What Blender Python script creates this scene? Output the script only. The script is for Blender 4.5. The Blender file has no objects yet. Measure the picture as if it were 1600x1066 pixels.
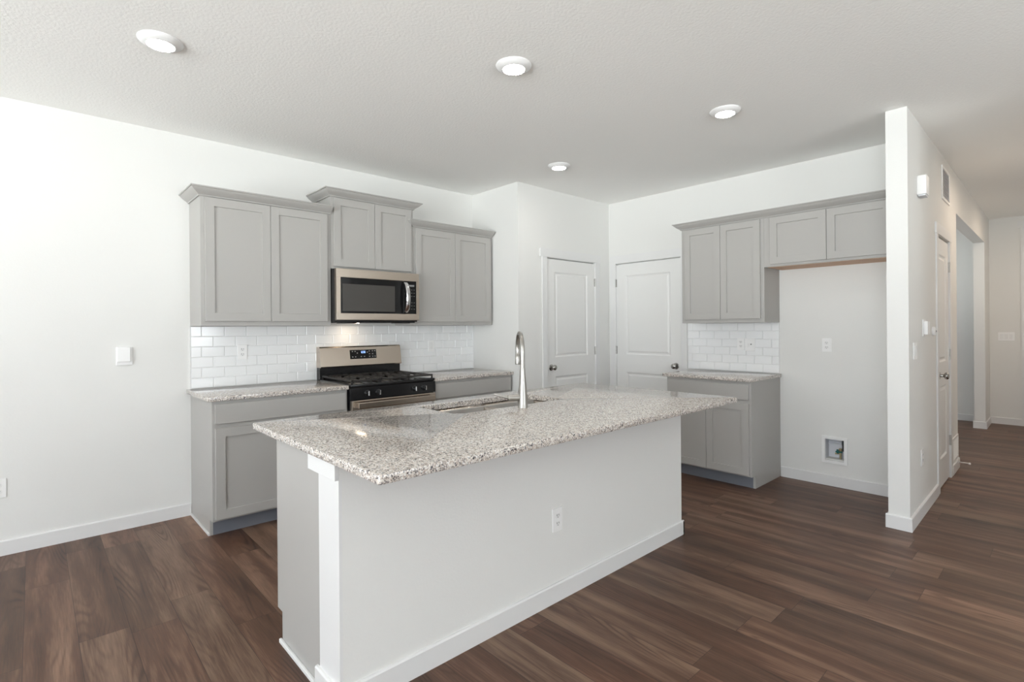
import bpy, bmesh, math, random
from mathutils import Matrix, Vector

sc = bpy.context.scene
COL = sc.collection
random.seed(7)

# ------------------------------------------------------------------ camera
CAM = Vector((-0.8409, -4.3774, 1.3438))
YAW, ROLL, F_PX, SH_PX = 0.8272, -0.0079, 813.36, -21.02
cam_data = bpy.data.cameras.new('camera')
cam = bpy.data.objects.new('camera', cam_data)
COL.objects.link(cam)
fwd = Vector((math.cos(YAW), math.sin(YAW), 0))
rt0 = Vector((math.sin(YAW), -math.cos(YAW), 0))
up0 = rt0.cross(fwd)
rt = math.cos(ROLL) * rt0 + math.sin(ROLL) * up0
up = -math.sin(ROLL) * rt0 + math.cos(ROLL) * up0
M = Matrix((rt, up, -fwd)).transposed().to_4x4()
M.translation = CAM
cam.matrix_world = M
cam_data.sensor_width = 36.0
cam_data.sensor_fit = 'HORIZONTAL'
cam_data.lens = F_PX * 36.0 / 1600.0
cam_data.shift_y = SH_PX / 1600.0
cam_data.clip_start = 0.05
cam_data.clip_end = 200
sc.camera = cam

# ------------------------------------------------------------------ world, daylight, exposure
world = bpy.data.worlds.new('daylight')
sc.world = world
world.use_nodes = True
bg = world.node_tree.nodes['Background']
# overcast-bright sky above, extra glow below the horizon added to brighten the ceiling
SKY, GROUND_FILL = 5.6, 15.3
_n, _l = world.node_tree.nodes, world.node_tree.links
_tc = _n.new('ShaderNodeTexCoord')
_sp = _n.new('ShaderNodeSeparateXYZ')
_mr = _n.new('ShaderNodeMapRange')
_mr.inputs[1].default_value = -0.10
_mr.inputs[2].default_value = 0.04
_mx = _n.new('ShaderNodeMix')
_mx.data_type = 'RGBA'
_mx.inputs[6].default_value = (GROUND_FILL * 0.95, GROUND_FILL * 1.0, GROUND_FILL * 1.0, 1)
_mx.inputs[7].default_value = (SKY * 0.90, SKY * 0.97, SKY * 1.04, 1)
_l.new(_tc.outputs['Generated'], _sp.inputs[0])
_l.new(_sp.outputs[2], _mr.inputs[0])
_l.new(_mr.outputs[0], _mx.inputs[0])
_l.new(_mx.outputs[2], bg.inputs['Color'])
bg.inputs['Strength'].default_value = 1.0

sc.view_settings.view_transform = 'Standard'
sc.view_settings.look = 'None'
sc.view_settings.gamma = 1
sc.view_settings.use_curve_mapping = False
sc.view_settings.exposure = 0.42
sc.cycles.max_bounces = 14
sc.cycles.diffuse_bounces = 10
sc.cycles.glossy_bounces = 6
sc.cycles.sample_clamp_indirect = 6.0


def portal(name, center, sx, sy, direction):
    l = bpy.data.lights.new(name, 'AREA')
    l.shape = 'RECTANGLE'
    l.size = sx
    l.size_y = sy
    l.cycles.is_portal = True
    o = bpy.data.objects.new(name, l)
    COL.objects.link(o)
    o.location = center
    o.rotation_euler = Vector(direction).to_track_quat('-Z', 'Y').to_euler()
    return o


# window openings of the shell, [axis plane, range along, sill, head]
WX = -5.0                      # side wall the daylight comes through
WIN_SIDE = [(-4.6, -2.0, 0.05, 2.3), (-7.2, -5.2, 0.6, 2.3)]      # y ranges in the wall x = WX
WIN_REAR_FILL = [(-0.9, 0.3, 0.9, 2.1), (0.9, 2.1, 0.9, 2.1)]                            # unseen windows added for fill light, x ranges in the wall y = -8.2
YB = -8.2
for i, (a, b, z0, z1) in enumerate(WIN_SIDE):
    portal('window_portal', (WX - 0.10, (a + b) / 2, (z0 + z1) / 2), b - a, z1 - z0, (1, 0, 0))
for i, (a, b, z0, z1) in enumerate(WIN_REAR_FILL):
    portal('window_portal', ((a + b) / 2, YB - 0.10, (z0 + z1) / 2), b - a, z1 - z0, (0, 1, 0))
WIN_SIDEROOM_FILL = (6.3, 7.3, 0.9, 1.9)       # unseen window added for light, x range in the wall y = -1.0 of the room off the hall
portal('window_portal', (6.8, -0.9, 1.4), 1.0, 1.0, (0, -1, 0))

# ------------------------------------------------------------------ constants of the place
H = 2.7575
PX, QY, XF = 2.62, -0.709, 4.066          # pantry corner, pantry wall, fridge wall
CX, CY0, CY1 = 3.333, -3.518, -3.635      # wing wall end
TILT = 0.0129                             # the hall wall is very slightly out of square
FARX = 8.7
CT = 0.914
BB = 0.09


def hy(x):
    return CY1 + TILT * (x - CX)


# ------------------------------------------------------------------ materials
def new_mat(name):
    m = bpy.data.materials.new(name)
    m.use_nodes = True
    nt = m.node_tree
    return m, nt, nt.nodes['Principled BSDF']


def srgb(r, g, b):
    f = lambda c: (c / 255 / 12.92) if c / 255 <= 0.04045 else ((c / 255 + 0.055) / 1.055) ** 2.4
    return (f(r), f(g), f(b), 1)


def simple(name, col, rough=0.5, metal=0.0, bump=0.0, bscale=200, var=0.0, spec=0.5):
    m, nt, p = new_mat(name)
    p.inputs['Base Color'].default_value = col
    p.inputs['Roughness'].default_value = rough
    p.inputs['Metallic'].default_value = metal
    p.inputs['Specular IOR Level'].default_value = spec
    tc = nt.nodes.new('ShaderNodeTexCoord')
    n = nt.nodes.new('ShaderNodeTexNoise')
    n.inputs['Scale'].default_value = bscale
    n.inputs['Detail'].default_value = 3
    nt.links.new(tc.outputs['Object'], n.inputs['Vector'])
    if bump:
        b = nt.nodes.new('ShaderNodeBump')
        b.inputs['Strength'].default_value = bump
        b.inputs['Distance'].default_value = 0.002
        nt.links.new(n.outputs['Fac'], b.inputs['Height'])
        nt.links.new(b.outputs['Normal'], p.inputs['Normal'])
    mix = nt.nodes.new('ShaderNodeMix')
    mix.data_type = 'RGBA'
    mix.inputs[6].default_value = col
    mix.inputs[7].default_value = tuple(c * (1 - var - 0.01) for c in col[:3]) + (1,)
    nt.links.new(n.outputs['Fac'], mix.inputs[0])
    nt.links.new(mix.outputs[2], p.inputs['Base Color'])
    return m


def brushed(name, col, rough, scale=(3, 3, 500), metal=1.0, aniso=0.0):
    m, nt, p = new_mat(name)
    if aniso:
        tg = nt.nodes.new('ShaderNodeTangent')
        tg.direction_type = 'RADIAL'
        tg.axis = 'Z'
        nt.links.new(tg.outputs[0], p.inputs['Tangent'])
        p.inputs['Anisotropic'].default_value = aniso
    p.inputs['Base Color'].default_value = col
    p.inputs['Metallic'].default_value = metal
    tc = nt.nodes.new('ShaderNodeTexCoord')
    mp = nt.nodes.new('ShaderNodeMapping')
    mp.inputs['Scale'].default_value = scale
    n = nt.nodes.new('ShaderNodeTexNoise')
    n.inputs['Scale'].default_value = 1
    n.inputs['Detail'].default_value = 2
    mr = nt.nodes.new('ShaderNodeMapRange')
    mr.inputs[3].default_value = rough * 0.8
    mr.inputs[4].default_value = rough * 1.2
    nt.links.new(tc.outputs['Object'], mp.inputs['Vector'])
    nt.links.new(mp.outputs[0], n.inputs['Vector'])
    nt.links.new(n.outputs['Fac'], mr.inputs[0])
    nt.links.new(mr.outputs[0], p.inputs['Roughness'])
    b = nt.nodes.new('ShaderNodeBump')
    b.inputs['Strength'].default_value = 0.0
    nt.links.new(n.outputs['Fac'], b.inputs['Height'])
    nt.links.new(b.outputs['Normal'], p.inputs['Normal'])
    return m


def emit(name, col, strength):
    m, nt, p = new_mat(name)
    p.inputs['Base Color'].default_value = (0.9, 0.9, 0.9, 1)
    p.inputs['Emission Color'].default_value = col
    p.inputs['Emission Strength'].default_value = strength
    return m


def granite():
    m, nt, p = new_mat('speckled_granite')
    N, L = nt.nodes, nt.links
    tc = N.new('ShaderNodeTexCoord')

    def vor(scale):
        v = N.new('ShaderNodeTexVoronoi')
        v.inputs['Scale'].default_value = scale
        v.inputs['Randomness'].default_value = 1
        L.new(dist.outputs[0], v.inputs['Vector'])
        s = N.new('ShaderNodeSeparateColor')
        L.new(v.outputs['Color'], s.inputs[0])
        return s
    # irregular grain outlines
    nz = N.new('ShaderNodeTexNoise')
    nz.inputs['Scale'].default_value = 220
    nz.inputs['Detail'].default_value = 2
    L.new(tc.outputs['Object'], nz.inputs['Vector'])
    sub = N.new('ShaderNodeVectorMath')
    sub.operation = 'SCALE'
    sub.inputs['Scale'].default_value = 0.004
    L.new(nz.outputs['Color'], sub.inputs[0])
    dist = N.new('ShaderNodeVectorMath')
    dist.operation = 'ADD'
    L.new(tc.outputs['Object'], dist.inputs[0])
    L.new(sub.outputs[0], dist.inputs[1])
    a = vor(215)
    r1 = N.new('ShaderNodeValToRGB')
    r1.color_ramp.interpolation = 'CONSTANT'
    cols = [(0.0, srgb(222, 217, 211)), (0.28, srgb(206, 198, 190)), (0.52, srgb(190, 178, 167)),
            (0.70, srgb(164, 157, 152)), (0.84, srgb(228, 226, 224)), (0.92, srgb(132, 127, 126))]
    el = r1.color_ramp.elements
    el[0].position, el[0].color = cols[0]
    el[1].position, el[1].color = cols[1]
    for pos, c in cols[2:]:
        e = el.new(pos)
        e.color = c
    L.new(a.outputs[0], r1.inputs[0])
    b = vor(260)
    r2 = N.new('ShaderNodeValToRGB')
    r2.color_ramp.interpolation = 'CONSTANT'
    r2.color_ramp.elements[0].position = 0
    r2.color_ramp.elements[0].color = (0, 0, 0, 1)
    r2.color_ramp.elements[1].position = 0.82
    r2.color_ramp.elements[1].color = (1, 1, 1, 1)
    L.new(b.outputs[1], r2.inputs[0])
    # dark grains cluster
    cl = N.new('ShaderNodeTexNoise')
    cl.inputs['Scale'].default_value = 60
    cl.inputs['Detail'].default_value = 2
    L.new(tc.outputs['Object'], cl.inputs['Vector'])
    cr = N.new('ShaderNodeMapRange')
    cr.inputs[1].default_value = 0.40
    cr.inputs[2].default_value = 0.56
    L.new(cl.outputs['Fac'], cr.inputs[0])
    mul = N.new('ShaderNodeMath')
    mul.operation = 'MULTIPLY'
    L.new(r2.outputs[0], mul.inputs[0])
    L.new(cr.outputs[0], mul.inputs[1])
    mix = N.new('ShaderNodeMix')
    mix.data_type = 'RGBA'
    L.new(mul.outputs[0], mix.inputs[0])
    L.new(r1.outputs[0], mix.inputs[6])
    mix.inputs[7].default_value = srgb(56, 55, 62)
    L.new(mix.outputs[2], p.inputs['Base Color'])
    p.inputs['Roughness'].default_value = 0.09
    p.inputs['Specular IOR Level'].default_value = 0.6
    return m


def wood_floor():
    m, nt, p = new_mat('brown_plank_floor')
    N, L = nt.nodes, nt.links
    W, LEN, X0 = 0.1775, 1.22, -0.526

    def math_(op, a, b=None, c=None):
        n = N.new('ShaderNodeMath')
        n.operation = op
        for i, v in enumerate((a, b, c)):
            if v is None:
                continue
            if isinstance(v, (int, float)):
                n.inputs[i].default_value = v
            else:
                L.new(v, n.inputs[i])
        return n.outputs[0]

    def comb(x, y, z=0.0):
        n = N.new('ShaderNodeCombineXYZ')
        for i, v in enumerate((x, y, z)):
            if isinstance(v, (int, float)):
                n.inputs[i].default_value = v
            else:
                L.new(v, n.inputs[i])
        return n.outputs[0]

    tc = N.new('ShaderNodeTexCoord')
    sp = N.new('ShaderNodeSeparateXYZ')
    L.new(tc.outputs['Object'], sp.inputs[0])
    X, Y = sp.outputs[0], sp.outputs[1]
    xs = math_('DIVIDE', math_('SUBTRACT', X, X0), W)
    ix = math_('FLOOR', xs)
    fx = math_('FRACT', xs)
    wn = N.new('ShaderNodeTexWhiteNoise')
    wn.noise_dimensions = '1D'
    L.new(ix, wn.inputs['W'])
    ys = math_('ADD', math_('DIVIDE', Y, LEN), math_('MULTIPLY', wn.outputs['Value'], 7.3))
    iy = math_('FLOOR', ys)
    fy = math_('FRACT', ys)
    wn2 = N.new('ShaderNodeTexWhiteNoise')
    wn2.noise_dimensions = '2D'
    L.new(comb(ix, iy), wn2.inputs['Vector'])
    rnd = wn2.outputs['Value']
    sc3 = N.new('ShaderNodeSeparateColor')
    L.new(wn2.outputs['Color'], sc3.inputs[0])
    # broad figure, stretched along the plank
    big = N.new('ShaderNodeTexNoise')
    big.inputs['Scale'].default_value = 1
    big.inputs['Detail'].default_value = 4
    big.inputs['Distortion'].default_value = 0.2
    L.new(comb(math_('MULTIPLY', X, 12), math_('MULTIPLY', Y, 1.0), math_('MULTIPLY', rnd, 40)), big.inputs['Vector'])
    # cathedral rings: contour lines of a stretched noise
    ring = N.new('ShaderNodeTexNoise')
    ring.inputs['Scale'].default_value = 1
    ring.inputs['Detail'].default_value = 0.6
    L.new(comb(math_('MULTIPLY', X, 6.0), math_('MULTIPLY', Y, 0.55), math_('ADD', 13, math_('MULTIPLY', rnd, 55))), ring.inputs['Vector'])
    contour = math_('SINE', math_('MULTIPLY', ring.outputs['Fac'], 190))
    contour = math_('POWER', math_('ADD', math_('MULTIPLY', contour, 0.5), 0.5), 2.5)
    # fine pores
    fine = N.new('ShaderNodeTexNoise')
    fine.inputs['Scale'].default_value = 1
    fine.inputs['Detail'].default_value = 3
    L.new(comb(math_('MULTIPLY', X, 210), math_('MULTIPLY', Y, 9), rnd), fine.inputs['Vector'])
    msk = N.new('ShaderNodeTexNoise')
    msk.inputs['Scale'].default_value = 1
    msk.inputs['Detail'].default_value = 1
    L.new(comb(math_('MULTIPLY', X, 9), math_('MULTIPLY', Y, 2.2), math_('MULTIPLY', rnd, 90)), msk.inputs['Vector'])
    mr = N.new('ShaderNodeMapRange')
    mr.inputs[1].default_value = 0.45
    mr.inputs[2].default_value = 0.68
    L.new(msk.outputs['Fac'], mr.inputs[0])
    ringm = math_('MULTIPLY', contour, mr.outputs[0])
    # blend
    t = math_('ADD', math_('MULTIPLY', big.outputs['Fac'], 1.25), math_('MULTIPLY', fine.outputs['Fac'], 0.50))
    t = math_('ADD', t, math_('MULTIPLY', rnd, 0.26))
    t = math_('SUBTRACT', t, math_('MULTIPLY', ringm, 0.26))
    t = math_('SUBTRACT', t, 0.545)
    ramp = N.new('ShaderNodeValToRGB')
    e = ramp.color_ramp.elements
    e[0].position, e[0].color = 0.02, srgb(56, 40, 32)
    e[1].position, e[1].color = 0.98, srgb(146, 121, 103)
    q = e.new(0.45)
    q.color = srgb(94, 70, 57)
    L.new(t, ramp.inputs[0])
    # per-plank warm or grey cast
    cast = N.new('ShaderNodeMix')
    cast.data_type = 'RGBA'
    cast.blend_type = 'MULTIPLY'
    cast.inputs[0].default_value = 1
    cr = N.new('ShaderNodeMix')
    cr.data_type = 'RGBA'
    cr.inputs[6].default_value = (1.06, 0.95, 0.89, 1)
    cr.inputs[7].default_value = (0.98, 1.0, 0.98, 1)
    L.new(sc3.outputs[1], cr.inputs[0])
    L.new(ramp.outputs[0], cast.inputs[6])
    L.new(cr.outputs[2], cast.inputs[7])
    # seams
    ex = math_('MINIMUM', fx, math_('SUBTRACT', 1, fx))
    ey = math_('MINIMUM', fy, math_('SUBTRACT', 1, fy))
    sx = math_('LESS_THAN', math_('MULTIPLY', ex, W), 0.0013)
    sy = math_('LESS_THAN', math_('MULTIPLY', ey, LEN), 0.0013)
    seam = math_('MAXIMUM', sx, sy)
    fin = N.new('ShaderNodeMix')
    fin.data_type = 'RGBA'
    L.new(math_('MULTIPLY', seam, 0.6), fin.inputs[0])
    L.new(cast.outputs[2], fin.inputs[6])
    fin.inputs[7].default_value = srgb(38, 28, 23)
    L.new(fin.outputs[2], p.inputs['Base Color'])
    rr = math_('ADD', 0.36, math_('MULTIPLY', fine.outputs['Fac'], 0.12))
    L.new(rr, p.inputs['Roughness'])
    p.inputs['Specular IOR Level'].default_value = 0.34
    bmp = N.new('ShaderNodeBump')
    bmp.inputs['Strength'].default_value = 0.25
    bmp.inputs['Distance'].default_value = 0.0012
    L.new(math_('SUBTRACT', math_('MULTIPLY', fine.outputs['Fac'], 0.5), seam), bmp.inputs['Height'])
    L.new(bmp.outputs['Normal'], p.inputs['Normal'])
    return m


MT = {}
MT['wall'] = simple('wall_paint', (0.765, 0.765, 0.75, 1), 0.75, bump=0.25, bscale=90, spec=0.25)
MT['ceiling'] = simple('ceiling_texture', (0.93, 0.93, 0.915, 1), 0.9, bump=0.9, bscale=70, spec=0.1)
MT['trim'] = simple('white_trim', (0.75, 0.75, 0.75, 1), 0.35, spec=0.45)
MT['door'] = simple('white_door', (0.78, 0.78, 0.77, 1), 0.38, spec=0.45)
MT['plastic'] = simple('white_plastic', (0.86, 0.86, 0.86, 1), 0.3)
MT['slot'] = simple('socket_slot', (0.05, 0.05, 0.05, 1), 0.6)
MT['socket'] = simple('socket_face', (0.80, 0.80, 0.80, 1), 0.35)
MT['cab'] = simple('grey_cabinet', srgb(173, 171, 168), 0.38, bump=0.03, bscale=300, spec=0.4)
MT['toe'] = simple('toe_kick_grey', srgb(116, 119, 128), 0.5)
MT['rawwood'] = simple('raw_wood', srgb(214, 178, 150), 0.6, bump=0.1, bscale=80, var=0.15)
MT['tile'] = simple('white_tile', (0.85, 0.86, 0.87, 1), 0.12, spec=0.55)
MT['grout'] = simple('white_grout', (0.76, 0.76, 0.76, 1), 0.9)
MT['steel'] = brushed('brushed_steel', (0.60, 0.525, 0.455, 1), 0.24, (2, 2, 420), aniso=0.45)
MT['steel_sink'] = brushed('sink_steel', (0.64, 0.57, 0.51, 1), 0.20, (40, 40, 40))
MT['nickel'] = brushed('brushed_nickel', (0.44, 0.425, 0.40, 1), 0.30, (300, 300, 3))
MT['knob'] = brushed('satin_nickel', (0.42, 0.41, 0.39, 1), 0.22, (20, 20, 20))
MT['black'] = simple('black_enamel', (0.012, 0.012, 0.013, 1), 0.16)
MT['glass'] = simple('black_glass', (0.010, 0.010, 0.011, 1), 0.06, spec=0.3)
MT['window_mesh'] = simple('oven_screen', (0.060, 0.056, 0.052, 1), 0.25, bump=0.1, bscale=900)
MT['iron'] = simple('cast_iron', (0.028, 0.025, 0.024, 1), 0.42, bump=0.25, bscale=500)
MT['chrome'] = simple('chrome', (0.78, 0.78, 0.80, 1), 0.12, metal=1)
MT['grey_mark'] = simple('grey_print', (0.30, 0.30, 0.30, 1), 0.5)
MT['blue_led'] = emit('blue_digits', (0.12, 0.35, 1.0, 1), 1.6)
MT['lens'] = emit('downlight_lens', (1.0, 0.97, 0.92, 1), 55.0)
MT['hoodlens'] = emit('cooktop_lamp', (1.0, 0.80, 0.58, 1), 24.0)
MT['lens_warm_added'] = emit('added_hall_lens', (1.0, 0.80, 0.62, 1), 210.0)  # strong warm glow for the added hall lamps
MT['lamp_ring'] = simple('white_lamp_ring', (0.82, 0.82, 0.82, 1), 0.4)
MT['brass'] = simple('brass_valve', (0.45, 0.38, 0.22, 1), 0.3, metal=1)
MT['teal'] = simple('teal_handle', (0.01, 0.13, 0.12, 1), 0.4)
MT['boxin'] = simple('grey_box_liner', (0.62, 0.63, 0.66, 1), 0.5)
MT['granite'] = granite()
MT['floor'] = wood_floor()


# ------------------------------------------------------------------ mesh helpers
def box(bm, x0, x1, y0, y1, z0, z1, bev=0.0, seg=2):
    t = bmesh.new()
    bmesh.ops.create_cube(t, size=1)
    for v in t.verts:
        v.co = Vector(((x0 + x1) / 2 + v.co.x * (x1 - x0), (y0 + y1) / 2 + v.co.y * (y1 - y0), (z0 + z1) / 2 + v.co.z * (z1 - z0)))
    if bev:
        bmesh.ops.bevel(t, geom=t.edges[:], offset=bev, segments=seg, profile=0.5, affect='EDGES')
    me = bpy.data.meshes.new('tmp')
    t.to_mesh(me)
    bm.from_mesh(me)
    bpy.data.meshes.remove(me)
    t.free()


def lathe(bm, prof, mat=None, n=32, cap=True):
    """prof: list of (radius, z); mat: Matrix placing the z axis."""
    mat = mat or Matrix.Identity(4)
    rings = []
    for r, z in prof:
        rings.append([bm.verts.new(mat @ Vector((r * math.cos(2 * math.pi * k / n), r * math.sin(2 * math.pi * k / n), z))) for k in range(n)])
    for a, b in zip(rings, rings[1:]):
        for k in range(n):
            bm.faces.new((a[k], a[(k + 1) % n], b[(k + 1) % n], b[k]))
    if cap:
        if prof[0][0] > 1e-6:
            bm.faces.new(rings[0][::-1])
        if prof[-1][0] > 1e-6:
            bm.faces.new(rings[-1])
    bmesh.ops.remove_doubles(bm, verts=[v for r in rings for v in r], dist=1e-6)


def tube(bm, pts, rad, n=16):
    pts = [Vector(p) for p in pts]
    if not isinstance(rad, (list, tuple)):
        rad = [rad] * len(pts)
    rings = []
    ref = None
    for i, p in enumerate(pts):
        if i == 0:
            t = pts[1] - p
        elif i == len(pts) - 1:
            t = p - pts[i - 1]
        else:
            t = pts[i + 1] - pts[i - 1]
        t.normalize()
        if ref is None:
            ref = t.orthogonal().normalized()
        ref = (ref - t * ref.dot(t)).normalized()
        b = t.cross(ref)
        rings.append([bm.verts.new(p + rad[i] * (math.cos(2 * math.pi * k / n) * ref + math.sin(2 * math.pi * k / n) * b)) for k in range(n)])
    for a, b in zip(rings, rings[1:]):
        for k in range(n):
            bm.faces.new((a[k], a[(k + 1) % n], b[(k + 1) % n], b[k]))
    bm.faces.new(rings[0][::-1])
    bm.faces.new(rings[-1])


def panel_face(bm, x0, x1, z0, z1, prof):
    """nested rectangular rings on a face looking to -y; prof: list of (inset, y)."""
    prev = None
    for ins, y in prof:
        r = [bm.verts.new((x, y, z)) for x, z in ((x0 + ins, z0 + ins), (x1 - ins, z0 + ins), (x1 - ins, z1 - ins), (x0 + ins, z1 - ins))]
        if prev:
            for k in range(4):
                bm.faces.new((prev[k], prev[(k + 1) % 4], r[(k + 1) % 4], r[k]))
        prev = r
    bm.faces.new(prev)


def crown(bm, x0, x1, d, z0, left, right):
    """crown along the front (y=-d) with optional returns; left/right: None flush, 'wall' full return, number = stub return."""
    prof = [(0.0, 0.0), (0.010, 0.0), (0.012, 0.007), (0.020, 0.013), (0.030, 0.020), (0.044, 0.031), (0.056, 0.043), (0.058, 0.048), (0.066, 0.050), (0.066, 0.058), (0.0, 0.058)]
    rings = []

    def ring(fn):
        rings.append([bm.verts.new(fn(o) + (z0 + z,)) for o, z in prof])
    if left == 'wall':
        ring(lambda o: (x0 - o, 0.0))
        ring(lambda o: (x0 - o, -d - o))
    elif left == 'stub':
        ring(lambda o: (x0 - o, -d - 0.0005))
        ring(lambda o: (x0 - o, -d - o))
    else:
        ring(lambda o: (x0, -d - o))
    if right == 'wall':
        ring(lambda o: (x1 + o, -d - o))
        ring(lambda o: (x1 + o, 0.0))
    else:
        ring(lambda o: (x1, -d - o))
    for a, b in zip(rings, rings[1:]):
        for k in range(len(prof)):
            k2 = (k + 1) % len(prof)
            bm.faces.new((a[k], b[k], b[k2], a[k2]))
    bm.faces.new(rings[0])
    bm.faces.new(rings[-1][::-1])
    bmesh.ops.recalc_face_normals(bm, faces=bm.faces[:])


def finish(bm, name, mat, smooth=False, angle=35):
    bmesh.ops.remove_doubles(bm, verts=bm.verts[:], dist=1e-6)
    bmesh.ops.recalc_face_normals(bm, faces=bm.faces[:])
    me = bpy.data.meshes.new(name)
    bm.to_mesh(me)
    bm.free()
    mats = mat if isinstance(mat, list) else [mat]
    for k in mats:
        me.materials.append(MT[k])
    if smooth:
        for f in me.polygons:
            f.use_smooth = True
        me.set_sharp_from_angle(angle=math.radians(angle))
    return me


def obj(name, bm, mat, parent=None, smooth=False, kind=None, label=None, loc=None, angle=35):
    o = bpy.data.objects.new(name, finish(bm, name, mat, smooth, angle))
    COL.objects.link(o)
    if parent:
        o.parent = parent
    if kind:
        o['kind'] = kind
    if label:
        o['label'] = label
    if loc:
        o.location = loc
    return o


def boxes(name, lst, mat, parent=None, bev=0.0, **kw):
    bm = bmesh.new()
    for b in lst:
        box(bm, *b, bev=bev)
    return obj(name, bm, mat, parent, **kw)


def thing(name, label, cat, loc, rz=0.0, group=None, kind=None):
    o = bpy.data.objects.new(name, None)
    o.empty_display_size = 0.1
    COL.objects.link(o)
    o.location = loc
    o.rotation_euler = (0, 0, rz)
    if label:
        o['label'] = label
    if cat:
        o['category'] = cat
    if group:
        o['group'] = group
    if kind:
        o['kind'] = kind
    return o


def tag(o, label, cat, group=None):
    o['label'] = label
    o['category'] = cat
    if group:
        o['group'] = group
    return o


def dup(root, loc, rz, label, group=None):
    r = root.copy()
    COL.objects.link(r)
    r.location = loc
    r.rotation_euler = (0, 0, rz)
    r['label'] = label
    if group:
        r['group'] = group
    for ch in list(root.children):
        c = ch.copy()
        COL.objects.link(c)
        c.parent = r
        for g in list(ch.children):
            d = g.copy()
            COL.objects.link(d)
            d.parent = c
    return r


RW = 0.0                    # rotation of things on walls that face -y
RF = -math.pi / 2           # rotation of things on walls that face -x
S = 'structure'


def cells(name, xs, ys_or_zs, holes, make, mat):
    pass


def wall_x(name, x0, x1, y0, y1, openings, mat='wall', z1=H):
    """wall whose long side runs along x, between y0<y1, with openings (a, b, z0, z1)."""
    l = []
    cur = x0
    for a, b, za, zb in sorted(openings):
        l.append((cur, a, y0, y1, 0, z1))
        if za > 0:
            l.append((a, b, y0, y1, 0, za))
        l.append((a, b, y0, y1, zb, z1))
        cur = b
    l.append((cur, x1, y0, y1, 0, z1))
    return boxes(name, l, mat, kind=S)


def wall_y(name, x0, x1, y0, y1, openings, mat='wall', z1=H):
    l = []
    cur = y0
    for a, b, za, zb in sorted(openings):
        l.append((x0, x1, cur, a, 0, z1))
        if za > 0:
            l.append((x0, x1, a, b, 0, za))
        l.append((x0, x1, a, b, zb, z1))
        cur = b
    l.append((x0, x1, cur, y1, 0, z1))
    return boxes(name, l, mat, kind=S)


# ------------------------------------------------------------------ room shell
boxes('floor', [(WX - 0.15, FARX + 0.15, YB - 0.15, 0.15, -0.1, 0.0)], 'floor', kind=S)
boxes('ceiling', [(WX - 0.15, FARX + 0.15, YB - 0.15, 0.15, H, H + 0.1)], 'ceiling', kind=S)
wall_x('wall_left', WX - 0.15, PX, 0.0, 0.15, [])
# pantry corner: side that faces the window and front with door_1
PD0, PD1, DH = 3.015, 3.800, 2.058
boxes('wall_pantry_side', [(PX, PX + 0.115, QY, 0.15, 0, H)], 'wall', kind=S)
wall_x('wall_pantry', PX + 0.115, XF, QY, QY + 0.115, [(PD0, PD1, 0, DH)])
FD0, FD1 = -1.617, -0.806
BX = (-2.9310, -3.0700, 0.225, 0.402)    # supply box hole in the fridge wall
wall_y('wall_back', XF, XF + 0.12, CY0 - 0.02, QY + 0.115, [(BX[1], BX[0], BX[2], BX[3]), (FD0, FD1, 0, DH)])
# side wall and rear wall with the windows the daylight comes through
wall_y('wall_side', WX - 0.15, WX, YB, 0.0, WIN_SIDE)
wall_x('wall_rear', WX - 0.15, FARX, YB - 0.15, YB, WIN_REAR_FILL)
wall_y('wall_far', FARX, FARX + 0.15, YB, 0.0, [])
wall_x('wall_right', 3.2, FARX, -5.15, -5.0, [])
boxes('wall_living_end', [(3.2, 3.35, YB, -5.15, 0, H)], 'wall', kind=S)
# rooms behind: closes off the closet and the room off the hall
boxes('wall_closet', [(XF + 0.12, 5.4, -2.9, -2.8, 0, H), (5.3, 5.4, -3.44, -2.9, 0, H)], 'wall', kind=S)
wall_x('wall_sideroom', XF + 0.12, FARX, -1.0, -0.88, [WIN_SIDEROOM_FILL])

# hall wing wall with its narrow end, door_3 and the wide opening (slightly out of square)
HD0, HD1 = 4.455, 5.060
OP0, OP1, OPZ = 5.555, 8.10, 2.385


def prism(bm, pts, z0, z1):
    a = [bm.verts.new((x, y, z0)) for x, y in pts]
    b = [bm.verts.new((x, y, z1)) for x, y in pts]
    n = len(pts)
    bm.faces.new(a[::-1])
    bm.faces.new(b)
    for k in range(n):
        bm.faces.new((a[k], a[(k + 1) % n], b[(k + 1) % n], b[k]))


def wing(bm, a, b, z0, z1):
    ya = CY0 if a < XF + 0.001 else CY0 + TILT * (a - XF)
    yb = CY0 if b < XF + 0.001 else CY0 + TILT * (b - XF)
    prism(bm, [(a, hy(a)), (b, hy(b)), (b, yb), (a, ya)], z0, z1)


bm = bmesh.new()
wing(bm, CX, XF, 0, H)
wing(bm, XF, HD0, 0, H)
wing(bm, HD0, HD1, DH, H)
wing(bm, HD1, OP0, 0, H)
wing(bm, OP0, OP1, OPZ, H)
wing(bm, OP1, FARX, 0, H)
obj('wall_hall', bm, 'wall', kind=S)


# baseboards
def bb_profile(bm, p0, p1, nrm, h=BB, t=0.013):
    p0, p1, nrm = Vector(p0), Vector(p1), Vector(nrm)
    prof = [(0, 0), (t, 0), (t, h - 0.006), (t - 0.005, h), (0, h)]
    r0 = [bm.verts.new((p0.x + nrm.x * o, p0.y + nrm.y * o, z)) for o, z in prof]
    r1 = [bm.verts.new((p1.x + nrm.x * o, p1.y + nrm.y * o, z)) for o, z in prof]
    for k in range(5):
        bm.faces.new((r0[k], r1[k], r1[(k + 1) % 5], r0[(k + 1) % 5]))
    bm.faces.new(r0[::-1])
    bm.faces.new(r1)


def baseboard(name, segs):
    bm = bmesh.new()
    for s in segs:
        bb_profile(bm, *s)
    return obj(name, bm, 'trim', kind=S)


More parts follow.
